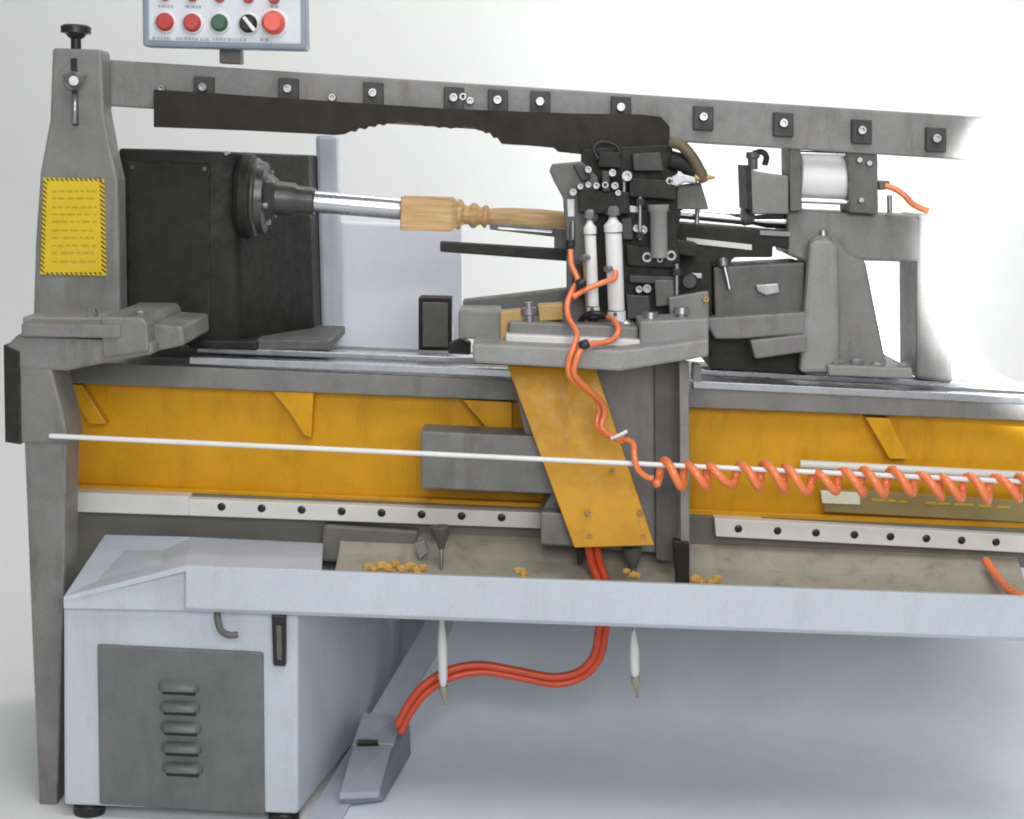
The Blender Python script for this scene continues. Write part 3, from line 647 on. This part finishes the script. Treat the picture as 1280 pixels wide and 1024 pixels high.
def coil():
    path = []; a = P(816, 588, -0.272); b = P(1330, 612, -0.272); n = 16
    for i in range(n * 22 + 1):
        t = i / (n * 22); th = 2 * math.pi * n * t - math.pi * .98
        rr = (14.0 + 1.1 * math.sin(9.1 * t * 6.28) + 1.3 * math.sin(23 * t + 1) + 1.0 * math.sin(4.3 * t * 6.28)) * mpp(-.272)
        c = a + (b - a) * (t + 0.006 * math.sin(31 * t) + 0.004 * math.sin(67 * t)) + Vector((0, 0, -.004 - .003 * math.sin(19 * t)))
        path.append(c + Vector((-0.0075 * math.cos(th), -rr * math.sin(th), rr * math.cos(th))))
    bm = bmesh.new(); add_tube(bm, path, 0.0080, 10)
    return finish('coiled_air_hose', bm, 'orange', None, smooth=True)
tag(coil(), 'coiled orange air hose strung along the thin white guide rod', 'hose')
tag(tube('drain_hose', [P(1232, 700, -.05), P(1246, 720, -.10), P(1262, 738, -.18), P(1290, 750, -.26), P(1320, 752, -.28)], 0.009, 'orange'), 'orange hose end dropping into the chip tray below the rail', 'hose')

# twin red line: carriage -> behind the tray -> foot pedal
ya = [(735, 682, -.12), (740, 705, -.12), (748, 728, -.12), (752, 760, -.10), (748, 790, -.06), (742, 820, -.04), (722, 840, -.03), (690, 846, -.03), (645, 838, -.02), (600, 831, -.02), (560, 838, -.03), (528, 858, -.04), (508, 884, -.05), (496, 908, -.06)]
rc = thing('red_twin_hose', P(640, 840, -.03), 'pair of red air lines running from the carriage down to the foot pedal', 'hose')
for dx, dy, dY in ((0, 0, 0), (10, -1, .004)):
    pts = []
    for i, (x, y, Y) in enumerate(ya):
        t = min(1, max(0, (i - 3) / 4)); ddx = dx * (1 - t); ddy = dy * (1 - t) + (9 if dx else 0) * t
        pts.append(P(x + ddx + (4 if dx else 0) * t, y + ddy, Y + dY))
    tube('line', pts, 0.0082, 'red', rc)

# ------------------------------------------------------------------ foot pedal on the floor
PD = thing('foot_pedal', PF(465, 985), 'blue grey foot pedal with sloping treadle on the floor', 'foot pedal')
fA = [P(426, 1006, -0.27), P(472, 1006, -0.27), P(474, 996, -0.27), P(428, 996, -0.27)]
g = [PF(427, 1008, .012), PF(480, 1002, .012), PF(514, 945, .012), PF(466, 945, .012)]
top = [P(428, 996, g[0].y), P(476, 990, g[1].y), P(512, 900, g[2].y), P(452, 896, g[3].y)]
loft('housing', g, top, 'pedald', PD, 0.004)
ta = [P(424, 992, g[0].y - .01), P(474, 990, g[1].y - .01), P(490, 930, g[2].y - .10), P(442, 930, g[3].y - .10)]
th = Vector((0, 0, -0.014))
tr = loft('treadle', ta, [p + th for p in ta], 'pedal', PD, 0.003)
tc = [P(440, 930, g[3].y - .10), P(492, 930, g[2].y - .10), P(503, 896, g[2].y - .01), P(454, 890, g[3].y - .01)]
loft('hood', tc, [p + th * 1.6 for p in tc], 'pedal', PD, 0.003)
sl = [P(447, 924, g[3].y - .115), P(472, 924, g[2].y - .115), P(473, 929, g[2].y - .118), P(446, 929, g[3].y - .118)]
loft('slot', sl, [p + Vector((0, .01, -.012)) for p in sl], 'cast', PD, 0)
c = P(513, 953, g[2].y - .03)
def chute():
    prof = [(0.46, 0.62), (0.455, 0.42), (0.43, 0.30), (0.37, 0.20), (0.29, 0.11), (0.19, 0.050), (0.07, 0.018), (-0.06, 0.009), (-0.30, 0.007), (-0.62, 0.006)]
    xs = []
    for Y, z in prof:                                  # the left edge runs out to the side as it comes down
        px = 460
        for _ in range(6):
            lo, hi = 0.0, 1400.0
            for _ in range(40):
                mid = (lo + hi) / 2
                if P(px, mid, Y).z > z: lo = mid
                else: hi = mid
            px = min(548, 396 + (1018 - lo) * 0.60)
        xs.append(P(px, lo, Y).x)
    def sheet(name, x0, x1, dz, mat):
        bm = bmesh.new(); L_, R_ = [], []
        pr = list(zip(prof, xs))
        for s_ in (0, 1):
            for (Y, z), x in (pr if s_ == 0 else list(reversed(pr))):
                L_.append(bm.verts.new((x + x0, Y, z + dz - 0.006 * s_))); R_.append(bm.verts.new(((x + x1) if x1 < 0.3 else x1, Y, z + dz - 0.006 * s_)))
        n = len(L_)
        for i in range(n):
            j = (i + 1) % n; bm.faces.new((L_[i], L_[j], R_[j], R_[i]))
        bm.faces.new(L_); bm.faces.new(list(reversed(R_)))
        o = finish(name, bm, mat, LA)
        for p in o.data.polygons: p.use_smooth = True
        o.data.set_sharp_from_angle(angle=math.radians(40))
        return o
    sheet('chip_chute', 0.0, 1.6, 0.0, 'chute'); sheet('chute_flange', -0.01, 0.055, 0.008, 'white')
chute()

# ------------------------------------------------------------------ hanging weights, nozzles, chips in the tray
for (x, y0, y1, y2, y3, lab) in ((552, 664, 770, 858, 882, 'pale tapered weight hanging where the red lines bend to the pedal'), (792, 690, 788, 846, 872, 'pale tapered weight hanging alone under the yellow carriage plate')):
    HW = thing('hanging_weight', P(x, y3, -.10), lab, 'weight', 'weights hanging below the tray')
    Yw = -.10
    rod('wire', P(x - 1, y0, Yw), P(x + 1, y1, Yw), 0.0035, 'bolt', HW)
    lathe('bob', P(x + 2, y2, Yw), P(x + 0, y1, Yw), [(0, .0055), (.12, .009), (.6, .0098), (.8, .007), (1, .0035)], 'alu', HW, 18)
    lathe('tip', P(x + 5, y3, Yw), P(x + 2, y2, Yw), [(0, .003), (.5, .005), (.75, .010), (1, .009)], 'beige', HW, 14)
    lathe('hanger', P(x, y0 + 22, Yw), P(x - 2, y0 - 6, Yw), [(0, .006), (.3, .010), (.6, .018), (1, .020)], 'dgrey', HW, 14)
prism('drip_spout', [(720, 684), (730, 686), (728, 706), (722, 706)], -0.10, 0.02, 'cast', CA, 0.002)
prism('sensor_bracket', [(518, 680), (530, 676), (536, 690), (524, 700)], -0.08, 0.02, 'lgrey', CA, 0.002)
tray_floor = TR
chips = [(460, 708), (470, 711), (478, 706), (486, 710), (494, 705), (503, 711), (512, 709), (521, 713), (530, 710), (648, 713), (655, 718), (783, 714), (792, 719), (868, 724), (878, 727), (888, 728), (896, 725)]
for i, (x, y) in enumerate(chips):
    z = P(405, 735, -0.30).z + (P(x, 0, -.3).x - P(405, 735, -.3).x) / (P(1330, 772, -.3).x - P(405, 735, -.3).x) * (P(1330, 772, -.3).z - P(405, 735, -.3).z) - 0.012
    Yc = -0.20
    c = P(x, y, Yc); 
    bm = bmesh.new()
    w, d, h = random.uniform(.009, .014), random.uniform(.007, .011), random.uniform(.007, .012)
    bmesh.ops.create_icosphere(bm, subdivisions=1, radius=1)
    for v in bm.verts: v.co = Vector((v.co.x * w, v.co.y * d, v.co.z * h)) * random.uniform(.75, 1.2)
    bmesh.ops.transform(bm, matrix=Matrix.Translation(c), verts=bm.verts)
    near = 'below the linear rail' if x < 600 else ('below the grey side bracket' if x < 700 else ('beside the hanging weight' if x < 820 else 'at the dark stop post'))
    tag(finish('wood_chip', bm, 'chip', None), 'small yellow wood chip in the tray ' + near, 'wood chip', 'wood chips in the tray ' + near)
bolt(1163, 712, -0.015, 7, 0.012, 'cast', LA, 'drain_plug', 16)
